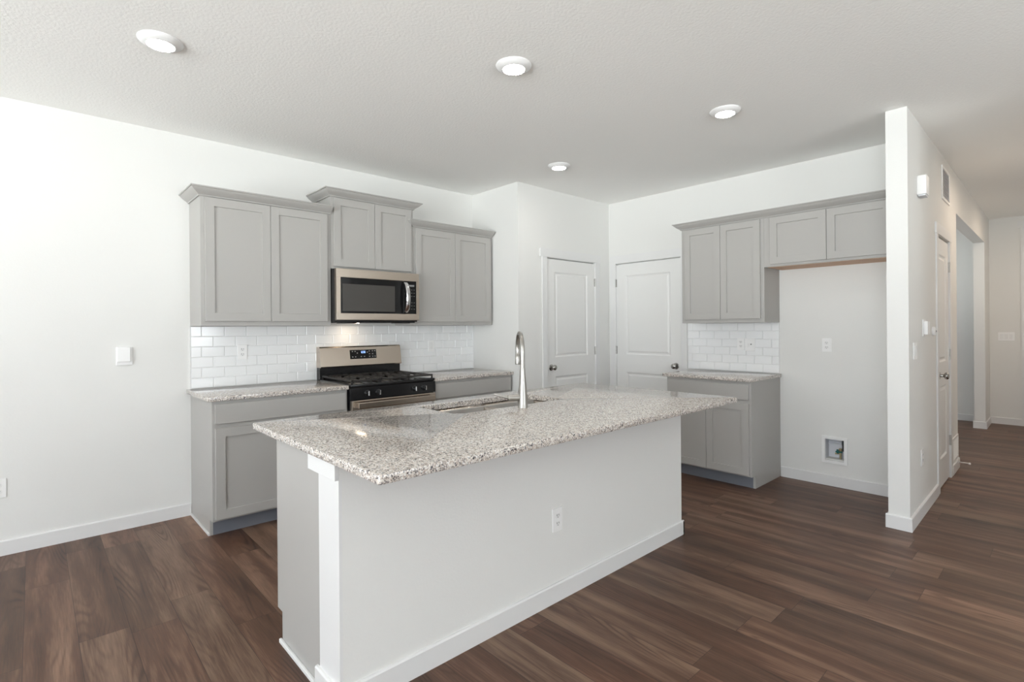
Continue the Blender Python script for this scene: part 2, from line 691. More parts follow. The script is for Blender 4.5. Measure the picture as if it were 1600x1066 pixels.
T = 0.013
baseboard('baseboard_left', [((WX, 0), (-0.003, 0), (0, -1))])
baseboard('baseboard_back', [((XF, -2.58), (XF, CY0), (-1, 0))])
baseboard('baseboard_pantry', [((PX + 0.0, QY), (2.94, QY), (0, -1)), ((3.88, QY), (XF, QY), (0, -1))])
baseboard('baseboard_wing', [((CX, CY0 + T), (CX, CY1 - T), (-1, 0)), ((CX - 0.0, CY0), (XF, CY0), (0, 1))])
baseboard('baseboard_hall', [((CX, hy(CX)), (4.375, hy(4.375)), (0, -1)), ((5.145, hy(5.145)), (OP0 + T, hy(OP0)), (0, -1)),
                             ((OP1 - T, hy(OP1)), (FARX, hy(FARX)), (0, -1))])
baseboard('baseboard_hall_end', [((OP1, hy(OP1) - T), (OP1, CY0 + TILT * (OP1 - XF) + T), (-1, 0)),
                                 ((OP0, hy(OP0) - T), (OP0, CY0 + TILT * (OP0 - XF) + T), (1, 0))])
baseboard('baseboard_far', [((FARX, -5.0), (FARX, hy(FARX)), (-1, 0)), ((FARX, -3.45), (FARX, -1.0), (-1, 0))])
baseboard('baseboard_right', [((3.2, -5.0), (FARX, -5.0), (0, 1))])
baseboard('baseboard_side', [((WX, YB), (WX, -2.65), (1, 0))])
baseboard('baseboard_rear', [((WX, YB), (3.2, YB), (0, 1))])


# ------------------------------------------------------------------ windows (behind and beside the camera)
def window(name, loc, rz, w, h, mull):
    r = thing(name, None, None, loc, rz, kind=S)
    f = 0.055
    l = [(0, w, 0.03, 0.09, 0, f), (0, w, 0.03, 0.09, h - f, h), (0, f, 0.03, 0.09, f, h - f), (w - f, w, 0.03, 0.09, f, h - f)]
    for k in range(1, mull):
        l.append((w * k / mull - 0.03, w * k / mull + 0.03, 0.03, 0.09, f, h - f))
    fr = boxes('window_frame', l, 'trim', r)
    boxes('window_sill', [(-0.03, w + 0.03, -0.025, 0.03, -0.02, 0)], 'trim', r)
    return r


n = 1
for a, b, z0, z1 in WIN_SIDE:
    window('window_%d' % n, (WX, a, z0), math.pi / 2, b - a, z1 - z0, 2)
    n += 1
for a, b, z0, z1 in WIN_REAR_FILL:  # rear windows are added out of view as fill
    window('window_%d' % n, (b, YB, z0), math.pi, b - a, z1 - z0, 2)
    n += 1
window('window_%d' % n, (WIN_SIDEROOM_FILL[0], -1.0, WIN_SIDEROOM_FILL[2]), 0, 1.0, 1.0, 2)  # added window that lights the room off the hall


# ------------------------------------------------------------------ passage doors
def knob_mesh():
    bm = bmesh.new()
    R = Matrix.Rotation(math.pi / 2, 4, 'X')       # local z -> -y
    lathe(bm, [(0.0, 0.0), (0.033, 0.0), (0.033, 0.004), (0.028, 0.009), (0.012, 0.011), (0.011, 0.030), (0.015, 0.034),
               (0.025, 0.041), (0.0285, 0.050), (0.027, 0.058), (0.020, 0.065), (0.008, 0.068), (0.0, 0.0685)], R, 28, cap=False)
    return bm


def make_door(name, loc, rz, w, knob_x, hinge_x, casing, head_over=0.03):
    """local frame: slab from x=0..w, face toward -y at y=0, wall surface at y=0."""
    r = thing(name, None, None, loc, rz, kind=S)
    h = 2.045
    bm = bmesh.new()
    y = 0.004
    zs = [0.012, 0.84, 1.03, h]
    g = 0.004
    st = 0.125
    prof = lambda: [(0.0, y), (0.0, y)]
    # slab back and rim
    box(bm, g, w - g, y + 0.012, y + 0.038, 0.012, h)
    # front skin: stiles and rails as one framed face with two sunken panels
    X = [g, st, w - st, w - g]
    Z = [0.012, 0.235, 0.835, 1.03, h - 0.125, h]
    for i in range(3):
        for j in range(5):
            x0, x1, z0, z1 = X[i], X[i + 1], Z[j], Z[j + 1]
            if i == 1 and j in (1, 3):
                panel_face(bm, x0, x1, z0, z1, [(0, y), (0.004, y + 0.001), (0.014, y + 0.009), (0.026, y + 0.010), (0.040, y + 0.004), (0.048, y + 0.0035)])
            else:
                bm.faces.new([bm.verts.new(c) for c in ((x0, y, z0), (x1, y, z0), (x1, y, z1), (x0, y, z1))])
    for (xa, xb) in ((g, g), (w - g, w - g)):
        bm.faces.new([bm.verts.new(c) for c in ((xa, y, 0.012), (xa, y + 0.013, 0.012), (xa, y + 0.013, h), (xa, y, h))])
    for z in (0.012, h):
        bm.faces.new([bm.verts.new(c) for c in ((g, y, z), (w - g, y, z), (w - g, y + 0.013, z), (g, y + 0.013, z))])
    obj('door_slab', bm, 'door', r)
    k = obj('door_knob', knob_mesh(), 'knob', r, smooth=True, loc=(knob_x, y, 0.93), label='round satin nickel knob')
    for z in (0.33, 1.08, 1.84):
        bm = bmesh.new()
        tube(bm, [(hinge_x, -0.006, z - 0.045), (hinge_x, -0.006, z + 0.045)], 0.006, 12)
        box(bm, hinge_x - 0.012, hinge_x + 0.012, -0.0005, 0.006, z - 0.044, z + 0.044)
        obj('hinge', bm, 'knob', r, label='satin nickel hinge')
    # jamb and casing
    cl, cr = casing
    l = [(-0.008, 0.0, 0.0, 0.11, 0, DH - 0.004), (w, w + 0.008, 0.0, 0.11, 0, DH - 0.004), (-0.008, w + 0.008, 0.0, 0.11, DH - 0.008, DH)]
    l = [(-0.002, g - 0.001, 0.0, 0.11, 0, DH - 0.004), (w - g + 0.001, w + 0.002, 0.0, 0.11, 0, DH - 0.004), (0, w, 0.042, 0.11, DH - 0.020, DH)]
    boxes('door_jamb', l, 'trim', r)
    bm = bmesh.new()
    box(bm, -cl, 0.0 + 0.001, -0.011, 0.0, 0, DH + 0.004, bev=0.001)
    box(bm, w - 0.001, w + cr, -0.011, 0.0, 0, DH + 0.004, bev=0.001)
    box(bm, -cl - min(head_over, 1), w + cr + (head_over if cr > 0.07 else 0.0), -0.0125, 0.0, DH + 0.004, DH + 0.09, bev=0.001)
    obj('door_casing', bm, 'trim', r)
    return r


make_door('door_1', (PD0, QY, 0), RW, PD1 - PD0, 0.066, PD1 - PD0 + 0.004, (0.068, 0.075), 0.028)
make_door('door_2', (XF, FD1, 0), RF, FD1 - FD0, FD1 - FD0 - 0.066, -0.004, (0.075, 0.066), 0.0)
make_door('door_3', (HD0, hy(HD0), 0), TILT, HD1 - HD0, 0.066, HD1 - HD0 + 0.004, (0.075, 0.075), 0.02)


# ------------------------------------------------------------------ cabinets
def shaker(name, parent, x0, x1, z0, z1, yf, rail=0.057, t=0.019, mat='cab'):
    bm = bmesh.new()
    box(bm, x0, x1, yf - t + 0.0112, yf, z0, z1)
    panel_face(bm, x0, x1, z0, z1, [(0.0, yf - t + 0.0115), (0.0, yf - t + 0.0015), (0.0015, yf - t), (rail, yf - t), (rail + 0.0012, yf - t + 0.0098), (rail + 0.003, yf - t + 0.0100)])
    return obj(name, bm, mat, parent)


def slab_front(name, parent, x0, x1, z0, z1, yf, t=0.019):
    bm = bmesh.new()
    box(bm, x0, x1, yf - t, yf, z0, z1, bev=0.002)
    return obj(name, bm, 'cab', parent)


def wall_cabinet(label, loc, rz, w, z0, z1, d, dz0, dz1, rev_l, rev_r, left, right, raw=False):
    r = thing('wall_cabinet', label, 'cabinet', loc, rz)
    zb = loc[2]
    bm = bmesh.new()
    box(bm, 0, w, -d, -0.0005, 0.0, z1 - z0, bev=0.001, seg=1)
    b = obj('cabinet_body', bm, 'cab', r)
    if raw:
        boxes('cabinet_underside', [(0.02, w - 0.02, -d + 0.022, -0.002, -0.0025, 0.0)], 'rawwood', r, label='unpainted tan wooden underside')
    gap = 0.0015
    mid = (rev_l + w - rev_r) / 2
    shaker('cabinet_door', r, rev_l, mid - gap, dz0 - z0, dz1 - z0, -d)
    shaker('cabinet_door', r, mid + gap, w - rev_r, dz0 - z0, dz1 - z0, -d)
    bm = bmesh.new()
    crown(bm, 0, w, d, z1 - z0 - 0.004, left, right)
    obj('crown_molding', bm, 'cab', r, smooth=True, angle=28)
    return r


wall_cabinet('tall two-door grey wall cabinet left of the microwave', (0, 0, 1.372), RW, 0.914, 1.372, 2.266, 0.33, 1.404, 2.255, 0.026, 0.032, 'wall', None)
wall_cabinet('short grey wall cabinet above the microwave, raised above its neighbours', (0.9155, 0, 1.830), RW, 0.763, 1.830, 2.412, 0.33, 1.848, 2.398, 0.022, 0.026, 'wall', 'wall')
wall_cabinet('grey wall cabinet right of the microwave, next to the pantry corner', (1.680, 0, 1.372), RW, 0.922, 1.372, 2.262, 0.33, 1.404, 2.248, 0.020, 0.030, 'stub', None)
wall_cabinet('grey wall cabinet beside the white door, above the short granite counter', (XF, -1.812, 1.372), RF, 0.762, 1.372, 2.262, 0.33, 1.404, 2.250, 0.034, 0.028, 'wall', None)
wall_cabinet('low wide grey wall cabinet over the empty refrigerator space', (XF, -2.5745, 1.838), RF, 0.942, 1.838, 2.262, 0.33, 1.858, 2.250, 0.052, 0.040, None, None, raw=True)


def base_cabinet(label, loc, rz, w, d, shoe_sides, doors=2, rev=0.016):
    r = thing('base_cabinet', label, 'cabinet', loc, rz)
    bm = bmesh.new()
    box(bm, 0, w, -d, -0.0005, 0.105, 0.8835, bev=0.001, seg=1)
    # side panels run down to the floor behind the toe recess
    box(bm, 0, 0.018, -d + 0.072, -0.0005, 0.0, 0.106)
    box(bm, w - 0.018, w, -d + 0.072, -0.0005, 0.0, 0.106)
    obj('cabinet_body', bm, 'cab', r)
    boxes('toe_kick', [(0.0185, w - 0.0185, -d + 0.0722, -d + 0.085, 0, 0.1045)], 'toe', r, label='darker blue-grey recessed toe kick')
    slab_front('drawer_front', r, rev, w - rev, 0.735, 0.862, -d)
    mid = w / 2
    shaker('cabinet_door', r, rev, mid - 0.0015, 0.118, 0.706, -d)
    shaker('cabinet_door', r, mid + 0.0015, w - rev, 0.118, 0.706, -d)
    for sx in shoe_sides:
        xa, xb = (-0.010, 0.0) if sx == 'l' else (w, w + 0.010)
        boxes('shoe_molding', [(xa, xb, -d + 0.072, -0.014, 0, 0.016)], 'trim' if sx == 'l' else 'cab', r, bev=0.002)
    return r


base_cabinet('grey base cabinet left of the range with a white shoe strip', (0, 0, 0), RW, 0.914, 0.61, 'l')
base_cabinet('grey base cabinet right of the range, mostly behind the island', (1.6905, 0, 0), RW, 0.914, 0.61, '')
base_cabinet('freestanding-end grey base cabinet beside the empty refrigerator space', (XF, -1.812, 0), RF, 0.762, 0.61, '')


def slab_counter(name, label, x0, x1, y0, y1, r=0.010):
    bm = bmesh.new()
    box(bm, x0, x1, y0, y1, 0.884, CT, bev=0.004, seg=3)
    o = obj(name, bm, 'granite', smooth=True, angle=40)
    return tag(o, label, 'countertop')


slab_counter('granite_countertop', 'speckled granite countertop on the base cabinet left of the range', -0.030, 0.9175, -0.637, -0.0105)
slab_counter('granite_countertop', 'speckled granite countertop between the range and the pantry corner', 1.6885, PX - 0.001, -0.637, -0.0105)
slab_counter('granite_countertop', 'short speckled granite countertop under the cabinet by the white door', XF - 0.637, XF - 0.0105, -2.590, -1.778)


# ------------------------------------------------------------------ tile backsplashes
def backsplash(label, loc, rz, w, x_off, h0, h1):
    """local x 0..w, tile face toward -y"""
    r = thing('tile_backsplash', label, 'backsplash', loc, rz)
    boxes('grout_bed', [(0, w, -0.006, -0.0005, 0, h1 - h0)], 'grout', r)
    bm = bmesh.new()
    TW, TH, g = 0.1535, 0.0762, 0.0012
    rows = int(math.ceil((h1 - h0) / TH - 0.02))
    for j in range(rows):
        z1 = (h1 - h0) - j * TH
        z0 = max(z1 - TH, 0)
        off = x_off + (TW / 2 if j % 2 else 0)
        k = -3
        while True:
            a = off + k * TW
            b = a + TW
            k += 1
            if b <= 0.004:
                continue
            if a >= w - 0.004:
                break
            a, b = max(a, 0), min(b, w)
            panel_face(bm, a, b, z0, z1, [(g, -0.0055), (g, -0.0075), (g + 0.0025, -0.0100), (g + 0.004, -0.0102)])
    obj('subway_tiles', bm, 'tile', r)
    return r


backsplash('white subway tile backsplash behind the range and its counters', (0.0, -0.0, CT), RW, 2.619, 0.070 - 0.0, CT, 1.3715)
backsplash('white subway tile backsplash beside the white door', (XF, -1.690, CT), RF, 0.882, 0.05, CT, 1.3715)
boxes('trim_1', [(-0.004, 0.0, -0.0105, -0.0005, CT, 1.3715)], 'trim', kind=S)


# ------------------------------------------------------------------ island
IX0, IX1 = -0.063, 2.2376
IYW = -2.635
isl = thing('kitchen_island', 'white half-wall kitchen island with grey cabinets on its range side', 'island', (IX0, IYW, 0))
OX, OY = IX0, IYW      # children meshes are in local coordinates


def ib(name, lst, mat, bev=0.0, **kw):
    return boxes(name, [(a - OX, b - OX, c - OY, d - OY, e, f) for a, b, c, d, e, f in lst], mat, isl, bev=bev, **kw)


ib('half_wall', [(IX0 + 0.012, IX1, IYW, -2.520, 0, 0.8835)], 'wall')
ib('end_board', [(IX0, IX0 + 0.012, IYW, -2.462, 0, 0.8835)], 'trim', label='smooth white board on the island end')
ib('cap_board', [(IX0 - 0.016, IX0, IYW - 0.004, -2.400, 0.817, 0.8835)], 'trim', bev=0.0015)
ib('front_band', [(IX0 - 0.0, IX1, IYW - 0.004, IYW, 0.819, 0.8835)], 'wall')
# grey cabinet run
yc = -2.005
bm = bmesh.new()
box(bm, IX0 + 0.013 - OX, IX1 - OX, -2.519 - OY, yc - OY, 0.115, 0.660)
box(bm, IX0 + 0.013 - OX, IX1 - OX, -2.519 - OY, yc - 0.072 - OY, 0.0, 0.115)
box(bm, IX0 + 0.013 - OX, IX1 - OX, yc - 0.02 - OY, yc - OY, 0.660, 0.8835)
box(bm, IX1 - 0.02 - OX, IX1 - OX, -2.519 - OY, yc - 0.02 - OY, 0.660, 0.8835)
box(bm, IX0 + 0.013 - OX, IX0 + 0.5 - OX, -2.519 - OY, yc - 0.02 - OY, 0.660, 0.8835)
obj('cabinet_body', bm, 'cab', isl)
bm = bmesh.new()
pts = [(-2.462, 0), (yc - 0.055, 0), (yc - 0.055, 0.132), (yc, 0.132), (yc, 0.8835), (-2.462, 0.8835)]
a = [bm.verts.new((0.002, y - OY, z)) for y, z in pts]
b = [bm.verts.new((0.0128, y - OY, z)) for y, z in pts]
bm.faces.new(a)
bm.faces.new(b[::-1])
for k in range(6):
    bm.faces.new((a[k], a[(k + 1) % 6], b[(k + 1) % 6], b[k]))
obj('end_panel', bm, 'cab', isl, label='flat grey cabinet end panel with toe notch')
ib('shoe_molding', [(IX0 - 0.010, IX0 + 0.002, -2.462, yc - 0.045, 0, 0.018)], 'trim', bev=0.003)
ib('toe_kick', [(IX0 + 0.02, IX1, yc - 0.0725, yc - 0.0715, 0.0, 0.114)], 'toe')
nd = 5
wd = (IX1 - IX0 - 0.03) / nd
for k in range(nd):
    x0 = 0.018 + k * wd
    bm = bmesh.new()
    # doors face the range (+y): build facing -y then mirror
    box(bm, x0 + 0.002, x0 + wd - 0.002, yc - OY, yc + 0.009 - OY, 0.13, 0.705)
    panel_face(bm, x0 + 0.002, x0 + wd - 0.002, 0.13, 0.705, [(0.0, yc - OY + 0.010), (0.0, yc - OY + 0.019), (0.057, yc - OY + 0.019), (0.059, yc - OY + 0.0105), (0.061, yc - OY + 0.010)])
    obj('cabinet_door', bm, 'cab', isl)
    boxes('drawer_front', [(x0 + 0.002, x0 + wd - 0.002, yc - OY, yc + 0.019 - OY, 0.732, 0.865)], 'cab', isl, bev=0.002)
# island baseboard wraps end and front
bm = bmesh.new()
bb_profile(bm, (-T, 0), (IX1 - IX0 + T, 0), (0, -1))
bb_profile(bm, (0, -T), (0, 0.190), (-1, 0))
bb_profile(bm, (IX1 - IX0, -T), (IX1 - IX0, 0.110), (1, 0))
obj('baseboard', bm, 'trim', isl)

# island countertop with sink cut-out
IC = (-0.100, 2.2700, -2.992, -1.795)
SK = (0.705, 1.505, -2.285, -1.925)


def rrect(x0, x1, y0, y1, r, n=6):
    if not isinstance(r, (list, tuple)):
        r = [r] * 4
    out = []
    for (cx, cy, a0), rr in zip(((x1, y1, 0), (x0, y1, 90), (x0, y0, 180), (x1, y0, 270)), r):
        sx = -1 if cx == x1 else 1
        sy = -1 if cy == y1 else 1
        for k in range(n + 1):
            a = math.radians(a0 + 90 * k / n)
            out.append((cx + sx * rr + rr * math.cos(a), cy + sy * rr + rr * math.sin(a)))
    return out


bm = bmesh.new()


def loops_plate(bm, outer_rings, inner_rings):
    """outer_rings/inner_rings: lists of (pts, z) from top to bottom."""
    vo = [[bm.verts.new((x, y, z)) for x, y in pts] for pts, z in outer_rings]
    vi = [[bm.verts.new((x, y, z)) for x, y in pts] for pts, z in inner_rings]
    for V in (vo, vi):
        for a, b in zip(V, V[1:]):
            n = len(a)
            for k in range(n):
                bm.faces.new((a[k], b[k], b[(k + 1) % n], a[(k + 1) % n]))
    for idx in (0, -1):
        es = []
        for ring in (vo[idx], vi[idx]):
            for k in range(len(ring)):
                e = bm.edges.get((ring[k], ring[(k + 1) % len(ring)]))
                es.append(e)
        bmesh.ops.triangle_fill(bm, use_beauty=True, use_dissolve=False, edges=es)


o_ = lambda ins: rrect(IC[0] + ins, IC[1] - ins, IC[2] + ins, IC[3] - ins, 0.012 - ins * 0.5, 4)
i_ = lambda ins: rrect(SK[0] - ins, SK[1] + ins, SK[2] - ins, SK[3] + ins, [0.03, 0.03, 0.07, 0.07], 6)
loops_plate(bm, [(o_(0.004), CT), (o_(0.0012), CT - 0.0012), (o_(0), CT - 0.004), (o_(0), 0.888), (o_(0.003), 0.884)],
            [(i_(0.002), CT), (i_(0), CT - 0.002), (i_(0), 0.884)])
ic = obj('island_countertop', bm, 'granite', smooth=True, angle=40)
tag(ic, 'large speckled granite island countertop with a sink cut-out', 'countertop')

# ------------------------------------------------------------------ sink
sink = thing('kitchen_sink', 'stainless double-bowl undermount sink set into the island countertop', 'sink', ((SK[0] + SK[1]) / 2, (SK[2] + SK[3]) / 2, 0.68))
sx, sy, sz = sink.location
bm = bmesh.new()
loops_plate(bm, [([(x - sx, y - sy) for x, y in rrect(SK[0] - 0.015, SK[1] + 0.015, SK[2] - 0.015, SK[3] + 0.015, 0.03, 4)], 0.8835 - sz),
                 ([(x - sx, y - sy) for x, y in rrect(SK[0] - 0.015, SK[1] + 0.015, SK[2] - 0.015, SK[3] + 0.015, 0.03, 4)], 0.8815 - sz)],
            [([(x - sx, y - sy) for x, y in rrect(SK[0] - 0.004, SK[1] + 0.004, SK[2] - 0.004, SK[3] + 0.004, 0.06, 6)], 0.8835 - sz),
             ([(x - sx, y - sy) for x, y in rrect(SK[0] - 0.004, SK[1] + 0.004, SK[2] - 0.004, SK[3] + 0.004, 0.06, 6)], 0.8815 - sz)])
obj('sink_flange', bm, 'steel_sink', sink)
midx = (SK[0] + SK[1]) / 2


def bowl(x0, x1, top=0.8816):
    y0, y1 = SK[2] - 0.004, SK[3] + 0.004
    bm = bmesh.new()
    rings = []
    for ins, z, r in ((0, top, 0.085), (0.004, 0.860, 0.085), (0.010, 0.74, 0.085), (0.016, 0.712, 0.06), (0.032, 0.697, 0.055), (0.055, 0.692, 0.05)):
        rings.append([bm.verts.new((x - sx, y - sy, z - sz)) for x, y in rrect(x0 + ins, x1 - ins, y0 + ins, y1 - ins, r, 8)])
    for a, b in zip(rings, rings[1:]):
        n = len(a)
        for k in range(n):
            bm.faces.new((a[k], b[k], b[(k + 1) % n], a[(k + 1) % n]))
    bm.faces.new(rings[-1])
    o = obj('sink_bowl', bm, 'steel_sink', sink, smooth=True, angle=60)
    so = o.modifiers.new('thickness', 'SOLIDIFY')
    so.thickness = 0.0012
    so.offset = 1
    bm = bmesh.new()
    cx_, cy_ = (x0 + x1) / 2 - sx, (y0 + y1) / 2 - sy
    lathe(bm, [(0.0, 0.004), (0.012, 0.004), (0.014, 0.006), (0.036, 0.0055), (0.043, 0.003), (0.043, 0.0002)], Matrix.Translation((cx_, cy_, 0.6925 - sz)), 24, cap=False)
    obj('drain', bm, 'chrome', sink, smooth=True)


bowl(SK[0] - 0.002, midx - 0.010)
bowl(midx + 0.010, SK[1] + 0.002)
boxes('bowl_divider', [(midx - 0.011 - sx, midx + 0.011 - sx, SK[2] + 0.0 - sy, SK[3] - sy, 0.862 - sz, 0.8805 - sz)], 'steel_sink', sink, bev=0.006)

# ------------------------------------------------------------------ faucet
FX, FY = 1.097, -2.352
fa = thing('kitchen_faucet', 'tall brushed nickel pull-down faucet standing on the island beside the sink', 'faucet', (FX, FY, CT))
bm = bmesh.new()
lathe(bm, [(0.0285, 0.0), (0.0285, 0.004), (0.0275, 0.006), (0.0262, 0.03), (0.0235, 0.08), (0.0190, 0.13), (0.0152, 0.175), (0.0135, 0.205), (0.0132, 0.210)], None, 32)
obj('faucet_body', bm, 'nickel', fa, smooth=True)
ang = math.radians(55)
dx, dy = math.cos(ang), math.sin(ang)
bm = bmesh.new()
pts = [(0, 0, 0.208), (0, 0, 0.26), (0, 0, 0.305)]
R = 0.092
for k in range(1, 17):
    a = math.pi * k / 16 * 1.06
    pts.append((dx * R * (1 - math.cos(a)), dy * R * (1 - math.cos(a)), 0.305 + R * 1.0 * math.sin(a)))
tube(bm, pts, 0.0122, 20)
obj('spout', bm, 'nickel', fa, smooth=True, angle=50)
e = Vector(pts[-1])
tdir = (Vector(pts[-1]) - Vector(pts[-2])).normalized()
bm = bmesh.new()
tube(bm, [e, e + tdir * 0.012, e + tdir * 0.014, e + tdir * 0.035, e + tdir * 0.066, e + tdir * 0.070], [0.0125, 0.0125, 0.0138, 0.0148, 0.0158, 0.0140], 24)
obj('spray_head', bm, 'nickel', fa, smooth=True, angle=40)
ha = math.radians(143)
hx, hyy = math.cos(ha), math.sin(ha)
bm = bmesh.new()
hz = 0.052
tube(bm, [(hx * 0.012, hyy * 0.012, hz), (hx * 0.030, hyy * 0.030, hz), (hx * 0.078, hyy * 0.078, hz), (hx * 0.083, hyy * 0.083, hz)], [0.0190, 0.0185, 0.0175, 0.013], 24)
obj('handle_hub', bm, 'nickel', fa, smooth=True, angle=40)
bm = bmesh.new()
tube(bm, [(hx * 0.075, hyy * 0.075, hz), (hx * 0.095, hyy * 0.095, hz + 0.004), (hx * 0.150, hyy * 0.150, hz + 0.020), (hx * 0.156, hyy * 0.156, hz + 0.022)], [0.0085, 0.0065, 0.0055, 0.003], 16)
obj('handle_lever', bm, 'nickel', fa, smooth=True, angle=40)

# ------------------------------------------------------------------ gas range
RX0, RX1 = 0.924, 1.684
rg = thing('gas_range', 'stainless and black gas range standing between the two granite counters', 'range', (RX0, 0, 0))
W = RX1 - RX0
boxes('range_body', [(0, W, -0.630, -0.03, 0.03, 0.895), (0.03, W - 0.03, -0.58, -0.08, 0.0, 0.03)], 'black', rg, bev=0.002)
# cooktop: shallow pan with rolled front
bm = bmesh.new()
box(bm, 0.0, W, -0.655, -0.065, 0.895, 0.921, bev=0.006)
obj('cooktop', bm, 'black', rg, smooth=True)
# burners
for (bx_, by_, br) in ((0.19, -0.50, 0.045), (0.57, -0.50, 0.05), (0.19, -0.22, 0.035), (0.57, -0.22, 0.04), (0.38, -0.36, 0.04)):
    bm = bmesh.new()
    lathe(bm, [(br * 1.25, 0), (br * 1.25, 0.004), (br, 0.007), (br * 0.95, 0.013), (br * 0.8, 0.017), (0.0, 0.018)], Matrix.Translation((bx_, by_, 0.9212)), 24, cap=False)
    obj('burner', bm, 'iron', rg, smooth=True)


# grates: three cast sections, each a frame with flat bars
def grate(x0, x1):
    bm = bmesh.new()
    y0, y1, z0, z1 = -0.640, -0.085, 0.938, 0.952
    t = 0.013
    box(bm, x0, x1, y0, y0 + t, z0, z1, bev=0.002)
    box(bm, x0, x1, y1 - t, y1, z0, z1, bev=0.002)
    box(bm, x0, x0 + t, y0, y1, z0, z1, bev=0.002)
    box(bm, x1 - t, x1, y0, y1, z0, z1, bev=0.002)
    box(bm, x0, x1, (y0 + y1) / 2 - t / 2, (y0 + y1) / 2 + t / 2, z0, z1, bev=0.002)
    xm = (x0 + x1) / 2
    for yy in (y0 + 0.14, y1 - 0.14):
        box(bm, x0, xm - 0.035, yy - 0.006, yy + 0.006, z0, z1, bev=0.002)
        box(bm, xm + 0.035, x1, yy - 0.006, yy + 0.006, z0, z1, bev=0.002)
        box(bm, xm - 0.006, xm + 0.006, yy + 0.035, yy + 0.13, z0, z1, bev=0.002)
        box(bm, xm - 0.006, xm + 0.006, yy - 0.13, yy - 0.035, z0, z1, bev=0.002)
        for s in (-1, 1):
            box(bm, xm + s * 0.065 - 0.005, xm + s * 0.065 + 0.005, yy - 0.13, yy + 0.13, z0, z1, bev=0.002)
    for xx in (x0 + 0.006, x1 - 0.006):
        for yy in (y0 + 0.006, y1 - 0.006):
            box(bm, xx - 0.006, xx + 0.006, yy - 0.006, yy + 0.006, 0.9205, z0)
    obj('grate', bm, 'iron', rg)


grate(0.012, 0.252)
grate(0.256, 0.504)
grate(0.508, 0.748)
# control panel, slightly leaning
bm = bmesh.new()
a = [(-0.6305, 0.802), (-0.660, 0.802), (-0.655, 0.893), (-0.6305, 0.893)]
v0 = [bm.verts.new((0.0, y, z)) for y, z in a]
v1 = [bm.verts.new((W, y, z)) for y, z in a]
bm.faces.new(v0)
bm.faces.new(v1[::-1])
for k in range(4):
    bm.faces.new((v0[k], v1[k], v1[(k + 1) % 4], v0[(k + 1) % 4]))
obj('control_panel', bm, 'black', rg)
for kx in (0.132, 0.226, 0.552, 0.648):
    bm = bmesh.new()
    Rm = Matrix.Translation((kx, -0.6575, 0.846)) @ Matrix.Rotation(math.pi / 2, 4, 'X')
    lathe(bm, [(0.023, 0.0), (0.023, 0.004), (0.019, 0.007), (0.0175, 0.024), (0.015, 0.027), (0.0, 0.0275)], Rm, 24)
    k_ = obj('knob', bm, 'black', rg, smooth=True)
    bm = bmesh.new()
    box(bm, kx - 0.0045, kx + 0.0045, -0.693, -0.683, 0.828, 0.864, bev=0.002)
    obj('knob_grip', bm, 'chrome', k_, label='chrome grip bar')
# oven door, window, handle, drawer
bm = bmesh.new()
box(bm, 0.003, W - 0.003, -0.668, -0.631, 0.215, 0.797, bev=0.004)
dr = obj('oven_door', bm, 'steel', rg)
boxes('oven_window', [(0.11, W - 0.11, -0.6695, -0.667, 0.33, 0.66)], 'glass', dr)
bm = bmesh.new()
box(bm, 0.035, W - 0.035, -0.718, -0.700, 0.738, 0.784, bev=0.005)
box(bm, 0.035, 0.060, -0.701, -0.667, 0.744, 0.778)
box(bm, W - 0.060, W - 0.035, -0.701, -0.667, 0.744, 0.778)
obj('oven_handle', bm, 'steel', dr)
boxes('storage_drawer', [(0.003, W - 0.003, -0.664, -0.631, 0.045, 0.208)], 'steel', rg, bev=0.004)
# backguard: black riser and leaning stainless console
boxes('backguard_riser', [(0.0, W, -0.078, -0.012, 0.90, 1.045)], 'black', rg, bev=0.002)
bm = bmesh.new()
a = [(-0.012, 1.018), (-0.100, 1.018), (-0.104, 1.026), (-0.078, 1.182), (-0.068, 1.192), (-0.012, 1.192)]
v0 = [bm.verts.new((-0.002, y, z)) for y, z in a]
v1 = [bm.verts.new((W + 0.002, y, z)) for y, z in a]
bm.faces.new(v0)
bm.faces.new(v1[::-1])
for k in range(6):
    bm.faces.new((v0[k], v1[k], v1[(k + 1) % 6], v0[(k + 1) % 6]))
con = obj('console', bm, 'steel', rg)


def yface(z):
    return -0.104 + (z - 1.026) / (1.182 - 1.026) * 0.026


bm = bmesh.new()
for (xa, xb, za, zb, off, m_) in ((0.262, 0.512, 1.080, 1.158, 0.002, 0),):
    vs = [bm.verts.new(c) for c in ((xa, yface(za) - off, za), (xb, yface(za) - off, za), (xb, yface(zb) - off, zb), (xa, yface(zb) - off, zb),
                                     (xa, yface(za) + 0.003, za), (xb, yface(za) + 0.003, za), (xb, yface(zb) + 0.003, zb), (xa, yface(zb) + 0.003, zb))]
    for q in ((0, 1, 2, 3), (7, 6, 5, 4), (0, 4, 5, 1), (1, 5, 6, 2), (2, 6, 7, 3), (3, 7, 4, 0)):
        bm.faces.new([vs[i] for i in q])
dp = obj('clock_display', bm, 'glass', rg, label='black display panel')
bm = bmesh.new()
# four seven-segment figures and a colon
SEG = {'1': 'bc', '2': 'abged', '0': 'abcdef', '5': 'afgcd'}


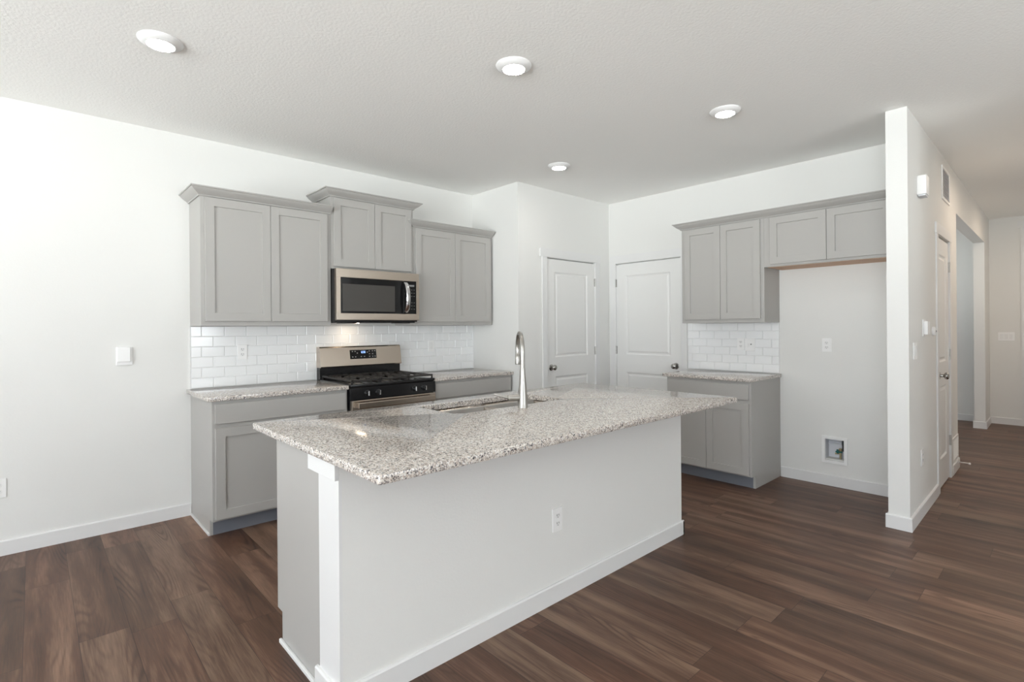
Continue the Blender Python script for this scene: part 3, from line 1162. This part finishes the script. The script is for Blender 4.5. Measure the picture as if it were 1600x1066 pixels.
def seg_digit(bm, ch, x, z, w, h):
    t = 0.0022
    R_ = {'a': (x, x + w, z + h - t, z + h), 'd': (x, x + w, z, z + t), 'g': (x, x + w, z + h / 2 - t / 2, z + h / 2 + t / 2),
          'b': (x + w - t, x + w, z + h / 2, z + h), 'c': (x + w - t, x + w, z, z + h / 2), 'f': (x, x + t, z + h / 2, z + h), 'e': (x, x + t, z, z + h / 2)}
    for s in SEG[ch]:
        xa, xb, za, zb = R_[s]
        bm.faces.new([bm.verts.new(c) for c in ((xa, yface(za) - 0.0026, za), (xb, yface(za) - 0.0026, za), (xb, yface(zb) - 0.0026, zb), (xa, yface(zb) - 0.0026, zb))])


for ch, xo in (('1', 0.0), ('2', 0.011), ('0', 0.025), ('0', 0.036)):
    seg_digit(bm, ch, 0.362 + xo, 1.128, 0.0075, 0.018)
obj('clock_digits', bm, 'blue_led', dp, label='blue lit digits')
for bx_, bz_ in ((0.285, 1.145), (0.310, 1.145), (0.330, 1.130), (0.285, 1.098), (0.312, 1.098), (0.365, 1.098), (0.395, 1.098), (0.445, 1.145), (0.445, 1.120),
                 (0.445, 1.097), (0.475, 1.145), (0.475, 1.120), (0.475, 1.097), (0.498, 1.145), (0.498, 1.097), (0.425, 1.135)):
    bm = bmesh.new()
    vs = []
    for k in range(8):
        aa = 2 * math.pi * k / 8
        z = bz_ + 0.0042 * math.sin(aa)
        vs.append(bm.verts.new((bx_ + 0.0060 * math.cos(aa), yface(z) - 0.0026, z)))
    bm.faces.new(vs)
    obj('button', bm, 'grey_mark', dp)

# ------------------------------------------------------------------ microwave
MX0, MX1, MZ0, MZ1 = 0.9180, 1.6790, 1.402, 1.8255
mw = thing('microwave', 'stainless over-the-range microwave hung under the short raised cabinet', 'microwave', (MX0, 0, MZ0))
W = MX1 - MX0
MH = MZ1 - MZ0
D = 0.425
boxes('microwave_case', [(0, W, -D + 0.035, -0.0115, 0.0, MH)], 'black', mw, bev=0.002)
# stainless front with glass inlay
gx0, gx1, gz0, gz1 = 0.035, W - 0.030, 0.068, 0.352
bm = bmesh.new()
box(bm, 0.0, W, -D, -D + 0.034, gz1, MH, bev=0.003)
box(bm, 0.0, W, -D, -D + 0.034, 0.012, gz0, bev=0.003)
box(bm, 0.0, gx0, -D, -D + 0.034, gz0 - 0.002, gz1 + 0.002)
box(bm, gx1, W, -D, -D + 0.034, gz0 - 0.002, gz1 + 0.002)
obj('microwave_frame', bm, 'steel', mw)
md = boxes('microwave_door', [(gx0, 0.602, -D + 0.002, -D + 0.030, gz0, gz1)], 'glass', mw, bev=0.001)
boxes('microwave_window', [(gx0 + 0.016, 0.520, -D + 0.0012, -D + 0.004, gz0 + 0.016, gz1 - 0.050)], 'window_mesh', md, label='grey screened window')
bm = bmesh.new()
hp = []
hr = []
for k in range(13):
    u = k / 12
    z = gz0 + 0.010 + u * (gz1 - gz0 - 0.022)
    hp.append((0.620 - 0.0, -D - 0.010 - 0.046 * math.sin(math.pi * u) ** 0.6, z))
# flattened curved bar
prev = None
for i, p in enumerate(hp):
    w2 = 0.0185
    r_ = [bm.verts.new((p[0] + sx_ * w2, p[1] + sy_, p[2])) for sx_, sy_ in ((-1, 0.0), (-0.6, -0.006), (0.6, -0.006), (1, 0.0), (0.6, 0.006), (-0.6, 0.006))]
    if prev:
        for k in range(6):
            bm.faces.new((prev[k], prev[(k + 1) % 6], r_[(k + 1) % 6], r_[k]))
    else:
        bm.faces.new(r_)
    prev = r_
bm.faces.new(prev)
box(bm, 0.612, 0.628, -D - 0.014, -D + 0.003, gz0 + 0.012, gz0 + 0.026)
box(bm, 0.612, 0.628, -D - 0.014, -D + 0.003, gz1 - 0.028, gz1 - 0.014)
obj('microwave_handle', bm, 'chrome', md, smooth=True, label='bowed chrome handle')
kp = boxes('microwave_keypad', [(0.604, gx1, -D + 0.002, -D + 0.030, gz0, gz1)], 'glass', mw, bev=0.001)
for r_ in range(7):
    for c_ in range(3):
        x = 0.655 + c_ * 0.025
        z = gz1 - 0.075 - r_ * 0.028
        if r_ in (3,):
            continue
        boxes('button', [(x, x + 0.012, -D + 0.0012, -D + 0.0021, z, z + 0.0025)], 'grey_mark', kp)
boxes('keypad_display', [(0.660, 0.712, -D + 0.0012, -D + 0.0021, gz1 - 0.045, gz1 - 0.030)], 'grey_mark', kp)
bm = bmesh.new()
box(bm, 0.02, W - 0.02, -D + 0.04, -0.05, -0.010, 0.0, bev=0.002)
box(bm, 0.06, 0.20, -D + 0.06, -D + 0.14, -0.014, -0.010)
box(bm, W - 0.20, W - 0.06, -D + 0.06, -D + 0.14, -0.014, -0.010)
obj('vent_underside', bm, 'black', mw)
for lx in (0.225,):
    boxes('cooktop_lamp', [(lx, lx + 0.08, -0.190, -0.130, -0.012, -0.0095)], 'hoodlens', mw, label='small warm lamp under the microwave')


# ------------------------------------------------------------------ outlets and switches
def outlet_parts(r, w=0.070, h=0.114):
    boxes('cover_plate', [(-w / 2, w / 2, -0.006, 0.0, -h / 2, h / 2)], 'plastic', r, bev=0.002)
    for s in (-1, 1):
        bm = bmesh.new()
        pts = [(0.0165 * math.cos(2 * math.pi * k / 20), s * 0.0195 + max(-0.0115, min(0.0115, 0.0165 * math.sin(2 * math.pi * k / 20)))) for k in range(20)]
        f = [bm.verts.new((x, -0.0075, z)) for x, z in pts]
        g_ = [bm.verts.new((x, -0.0055, z)) for x, z in pts]
        bm.faces.new(f)
        for k in range(20):
            bm.faces.new((f[k], f[(k + 1) % 20], g_[(k + 1) % 20], g_[k]))
        re = obj('receptacle', bm, 'socket', r)
        bm = bmesh.new()
        box(bm, -0.0075, -0.0050, -0.0080, -0.0074, s * 0.0195 - 0.001, s * 0.0195 + 0.008)
        box(bm, 0.0050, 0.0075, -0.0080, -0.0074, s * 0.0195 + 0.000, s * 0.0195 + 0.007)
        box(bm, -0.0020, 0.0020, -0.0080, -0.0074, s * 0.0195 - 0.009, s * 0.0195 - 0.005)
        obj('slots', bm, 'slot', re)


def outlet(label, loc, rz, group='white duplex outlets'):
    return dup(proto_outlet, loc, rz, label)


proto_outlet = thing('power_outlet', 'white duplex outlet low on the front of the island', 'outlet', (1.0515, IYW, 0.398), RW, 'duplex outlets')
outlet_parts(proto_outlet)
outlet('white duplex outlet on the tile left of the range', (0.3455, -0.0102, 1.172), RW)
outlet('white duplex outlet low on the left wall at the photo edge', (-1.0, 0, 0.403), RW)
outlet('white outlet alone on the wall of the empty refrigerator space', (XF, -2.948, 1.175), RF)
outlet('white outlet on the tile beside the white door', (XF - 0.0102, -2.232, 1.172), RF)
outlet('white outlet low on the hall wall beside the closet door', (3.745, hy(3.745), 0.41), TILT)


def switch(label, loc, rz, gangs=1, sep=0.046, raised=False):
    r = thing('light_switch', label, 'switch', loc, rz)
    w = 0.070 + (gangs - 1) * sep
    boxes('cover_plate', [(-w / 2, w / 2, -0.006, 0, -0.057, 0.057)], 'plastic', r, bev=0.002)
    for g_ in range(gangs):
        x = (g_ - (gangs - 1) / 2) * sep
        boxes('rocker', [(x - 0.0165, x + 0.0165, -0.0095, -0.006, -0.033, 0.033)], 'socket', r, bev=0.0015)
    return r


switch('white rocker switch on the tile between range and pantry corner', (2.076, -0.0102, 1.168), RW)
switch('double white rocker switch on the hall wall near its corner', (3.52, hy(3.52), 1.165), TILT, 2)
switch('triple white rocker switch on the far wall at the hall end', (FARX, -3.73, 1.172), RF, 3)
r = thing('wall_plate', 'white wall plate with a small dark port, on the tile beside the white door', 'wall plate', (XF - 0.0102, -2.318, 1.166), RF)
boxes('cover_plate', [(-0.046, 0.046, -0.006, 0, -0.057, 0.057)], 'plastic', r, bev=0.002)
boxes('port', [(0.004, 0.014, -0.0072, -0.006, 0.000, 0.010)], 'slot', r)
boxes('toggle', [(-0.022, -0.008, -0.009, -0.006, -0.016, 0.012)], 'socket', r, bev=0.001)

r = thing('wall_control', 'square white control box on the left wall beside the cabinets', 'wall control', (-0.388, 0, 1.171))
boxes('back_plate', [(-0.046, 0.046, -0.010, 0.0, -0.062, 0.062)], 'plastic', r, bev=0.004)
boxes('control_cover', [(-0.043, 0.034, -0.024, -0.010, -0.040, 0.060)], 'plastic', r, bev=0.005)

# ------------------------------------------------------------------ supply box in the refrigerator space
r = thing('water_supply_box', 'white recessed water supply box low in the refrigerator space', 'supply box', (XF, (BX[0] + BX[1]) / 2, 0.3015), RF)
hw, hh = 0.0695, 0.0885
bm = bmesh.new()
for b_ in ((-0.094, -hw, -0.012, -0.0, -0.112, 0.112), (hw, 0.094, -0.012, -0.0, -0.112, 0.112), (-hw, hw, -0.012, -0.0, hh, 0.112), (-hw, hw, -0.012, 0.0, -0.112, -hh)):
    box(bm, *b_, bev=0.001)
obj('box_flange', bm, 'plastic', r)
bm = bmesh.new()
for b_ in ((-hw, -hw + 0.002, 0.0, 0.088, -hh, hh), (hw - 0.002, hw, 0.0, 0.088, -hh, hh), (-hw, hw, 0.0, 0.088, hh - 0.002, hh), (-hw, hw, 0.0, 0.088, -hh, -hh + 0.002), (-hw, hw, 0.086, 0.088, -hh, hh)):
    box(bm, *b_)
for zz in (0.035, 0.055):
    box(bm, -hw, hw, 0.070, 0.086, zz, zz + 0.006)
obj('box_liner', bm, 'boxin', r)
bm = bmesh.new()
tube(bm, [(0.030, 0.045, -hh + 0.002), (0.030, 0.045, -0.020)], 0.008, 12)
tube(bm, [(0.030, 0.045, -0.030), (-0.006, 0.030, -0.034)], 0.007, 12)
tube(bm, [(0.030, 0.045, -0.018), (0.030, 0.045, 0.010)], 0.012, 12)
va = obj('valve', bm, 'brass', r, smooth=True, label='brass stop valve')
bm = bmesh.new()
box(bm, -0.002, 0.048, 0.020, 0.034, -0.022, -0.010, bev=0.003)
box(bm, 0.006, 0.020, 0.020, 0.034, -0.030, 0.004, bev=0.003)
obj('valve_handle', bm, 'teal', va, label='teal plastic valve handle')
bm = bmesh.new()
tube(bm, [(0.050, 0.05, -0.01), (0.052, 0.04, 0.03), (0.050, 0.035, 0.055), (0.048, 0.05, 0.086)], 0.007, 12)
obj('supply_tube', bm, 'slot', r, smooth=True)


# ------------------------------------------------------------------ recessed ceiling lights
def downlight_first(label, loc):
    r = thing('recessed_light', label, 'ceiling light', loc, 0, 'round ceiling lights')
    bm = bmesh.new()
    lathe(bm, [(0.096, 0.0), (0.0965, -0.003), (0.093, -0.008), (0.078, -0.018), (0.064, -0.024), (0.060, -0.0245), (0.058, -0.022), (0.058, -0.020)], None, 48, cap=False)
    obj('trim_ring', bm, 'lamp_ring', r, smooth=True)
    bm = bmesh.new()
    lathe(bm, [(0.0585, -0.0215), (0.050, -0.0235), (0.030, -0.0250), (0.0, -0.0255)], None, 40, cap=False)
    obj('light_lens', bm, 'lens', r, smooth=True, label='glowing white lens')
    return r


dl = downlight_first('round ceiling light nearest the left wall, leftmost of the four', (-0.375, -1.352, H))
dup(dl, (1.075, -2.325, H), 0, 'round ceiling light above the island, second from the left at the top')
dup(dl, (2.515, -2.815, H), 0, 'rightmost round ceiling light, in front of the refrigerator space')
dup(dl, (2.552, -1.312, H), 0, 'smallest and farthest round ceiling light, near the pantry corner')

for hx_, lab_ in ((7.3, 'added unseen ceiling light far down the hall'), (5.3, 'added unseen ceiling light at the start of the hall')):  # lamps added out of view to brighten and warm the hall
    q = dup(dl, (hx_, -4.36, H), 0, lab_)
    for c in q.children:
        if c.name.startswith('light_lens'):
            c.data = c.data.copy()
            c.data.materials[0] = MT['lens_warm_added']

# ------------------------------------------------------------------ hall wall fittings
x = 3.70
r = thing('door_chime', 'white box-shaped door chime high on the hall wall', 'door chime', (x, hy(x), 2.293), TILT)
boxes('chime_cover', [(-0.055, 0.055, -0.052, 0.0, -0.055, 0.075)], 'plastic', r, bev=0.004)
boxes('chime_grille', [(-0.048, 0.048, -0.046, -0.004, -0.0665, -0.055)], 'boxin', r, bev=0.002)


def grille(label, x0, x1, z0, z1, n):
    r = thing('air_grille', label, 'vent', (x0, hy(x0), z0), TILT)
    w, h = x1 - x0, z1 - z0
    f = 0.022
    boxes('grille_frame', [(0, w, -0.009, 0, 0, f), (0, w, -0.009, 0, h - f, h), (0, f, -0.009, 0, f, h - f), (w - f, w, -0.009, 0, f, h - f)], 'plastic', r, bev=0.002)
    boxes('grille_back', [(f, w - f, -0.002, -0.0005, f, h - f)], 'boxin', r)
    bm = bmesh.new()
    for k in range(n):
        z = f + (h - 2 * f) * (k + 0.5) / n
        v = [bm.verts.new(c) for c in ((f, -0.001, z + 0.006), (w - f, -0.001, z + 0.006), (w - f, -0.008, z - 0.003), (f, -0.008, z - 0.003))]
        bm.faces.new(v)
        v = [bm.verts.new(c) for c in ((f, -0.001, z + 0.0045), (w - f, -0.001, z + 0.0045), (w - f, -0.008, z - 0.0045), (f, -0.008, z - 0.0045))]
        bm.faces.new(v)
    obj('louvers', bm, 'plastic', r)
    return r


grille('tall white air grille high on the hall wall above the closet door', 4.70, 5.10, 2.385, 2.665, 14)
grille('low white air grille at the foot of the hall wall', 5.17, 5.52, 0.105, 0.320, 10)

x = 3.86
r = thing('thermostat', 'white thermostat on the hall wall left of the closet door', 'thermostat', (x, hy(x), 1.318), TILT)
boxes('back_plate', [(-0.055, 0.055, -0.006, 0, -0.060, 0.060)], 'plastic', r, bev=0.002)
boxes('thermostat_body', [(-0.045, 0.045, -0.030, -0.006, -0.048, 0.048)], 'plastic', r, bev=0.004)
x = 4.22
r = thing('sensor', 'small white round sensor on the hall wall beside the closet door casing', 'sensor', (x, hy(x), 1.29), TILT)
bm = bmesh.new()
lathe(bm, [(0.035, 0), (0.035, 0.012), (0.028, 0.020), (0.0, 0.022)], Matrix.Rotation(math.pi / 2, 4, 'X'), 28, cap=False)
obj('sensor_cover', bm, 'plastic', r, smooth=True)
bm = bmesh.new()
lathe(bm, [(0.008, 0.022), (0.006, 0.026), (0, 0.027)], Matrix.Rotation(math.pi / 2, 4, 'X'), 16, cap=False)
obj('sensor_eye', bm, 'grey_mark', r, smooth=True)
# spring door stop on the baseboard
x = 5.50
r = thing('door_stop', 'thin spring door stop on the baseboard at the end of the hall wall', 'door stop', (x, hy(x) - T, 0.055), TILT)
bm = bmesh.new()
pts = []
for k in range(0, 121):
    a = k / 120
    pts.append((0.006 * math.cos(a * 2 * math.pi * 15), -0.008 - a * 0.062, 0.006 * math.sin(a * 2 * math.pi * 15)))
tube(bm, pts, 0.0014, 6)
lathe(bm, [(0.011, 0), (0.011, 0.006), (0.005, 0.009)], Matrix.Rotation(math.pi / 2, 4, 'X'), 16)
obj('spring', bm, 'chrome', r, smooth=True)
bm = bmesh.new()
lathe(bm, [(0.0085, 0.069), (0.009, 0.080), (0.006, 0.083), (0.0, 0.083)], Matrix.Rotation(math.pi / 2, 4, 'X'), 16)
obj('rubber_tip', bm, 'plastic', r, smooth=True, label='white rubber tip')

# casing of the doorway at the hall end, right photo edge
boxes('trim_2', [(FARX - 0.018, FARX, -3.955, -3.875, 0, 2.60), (FARX - 0.022, FARX, -4.90, -3.850, 2.60, 2.69)], 'trim', kind=S)
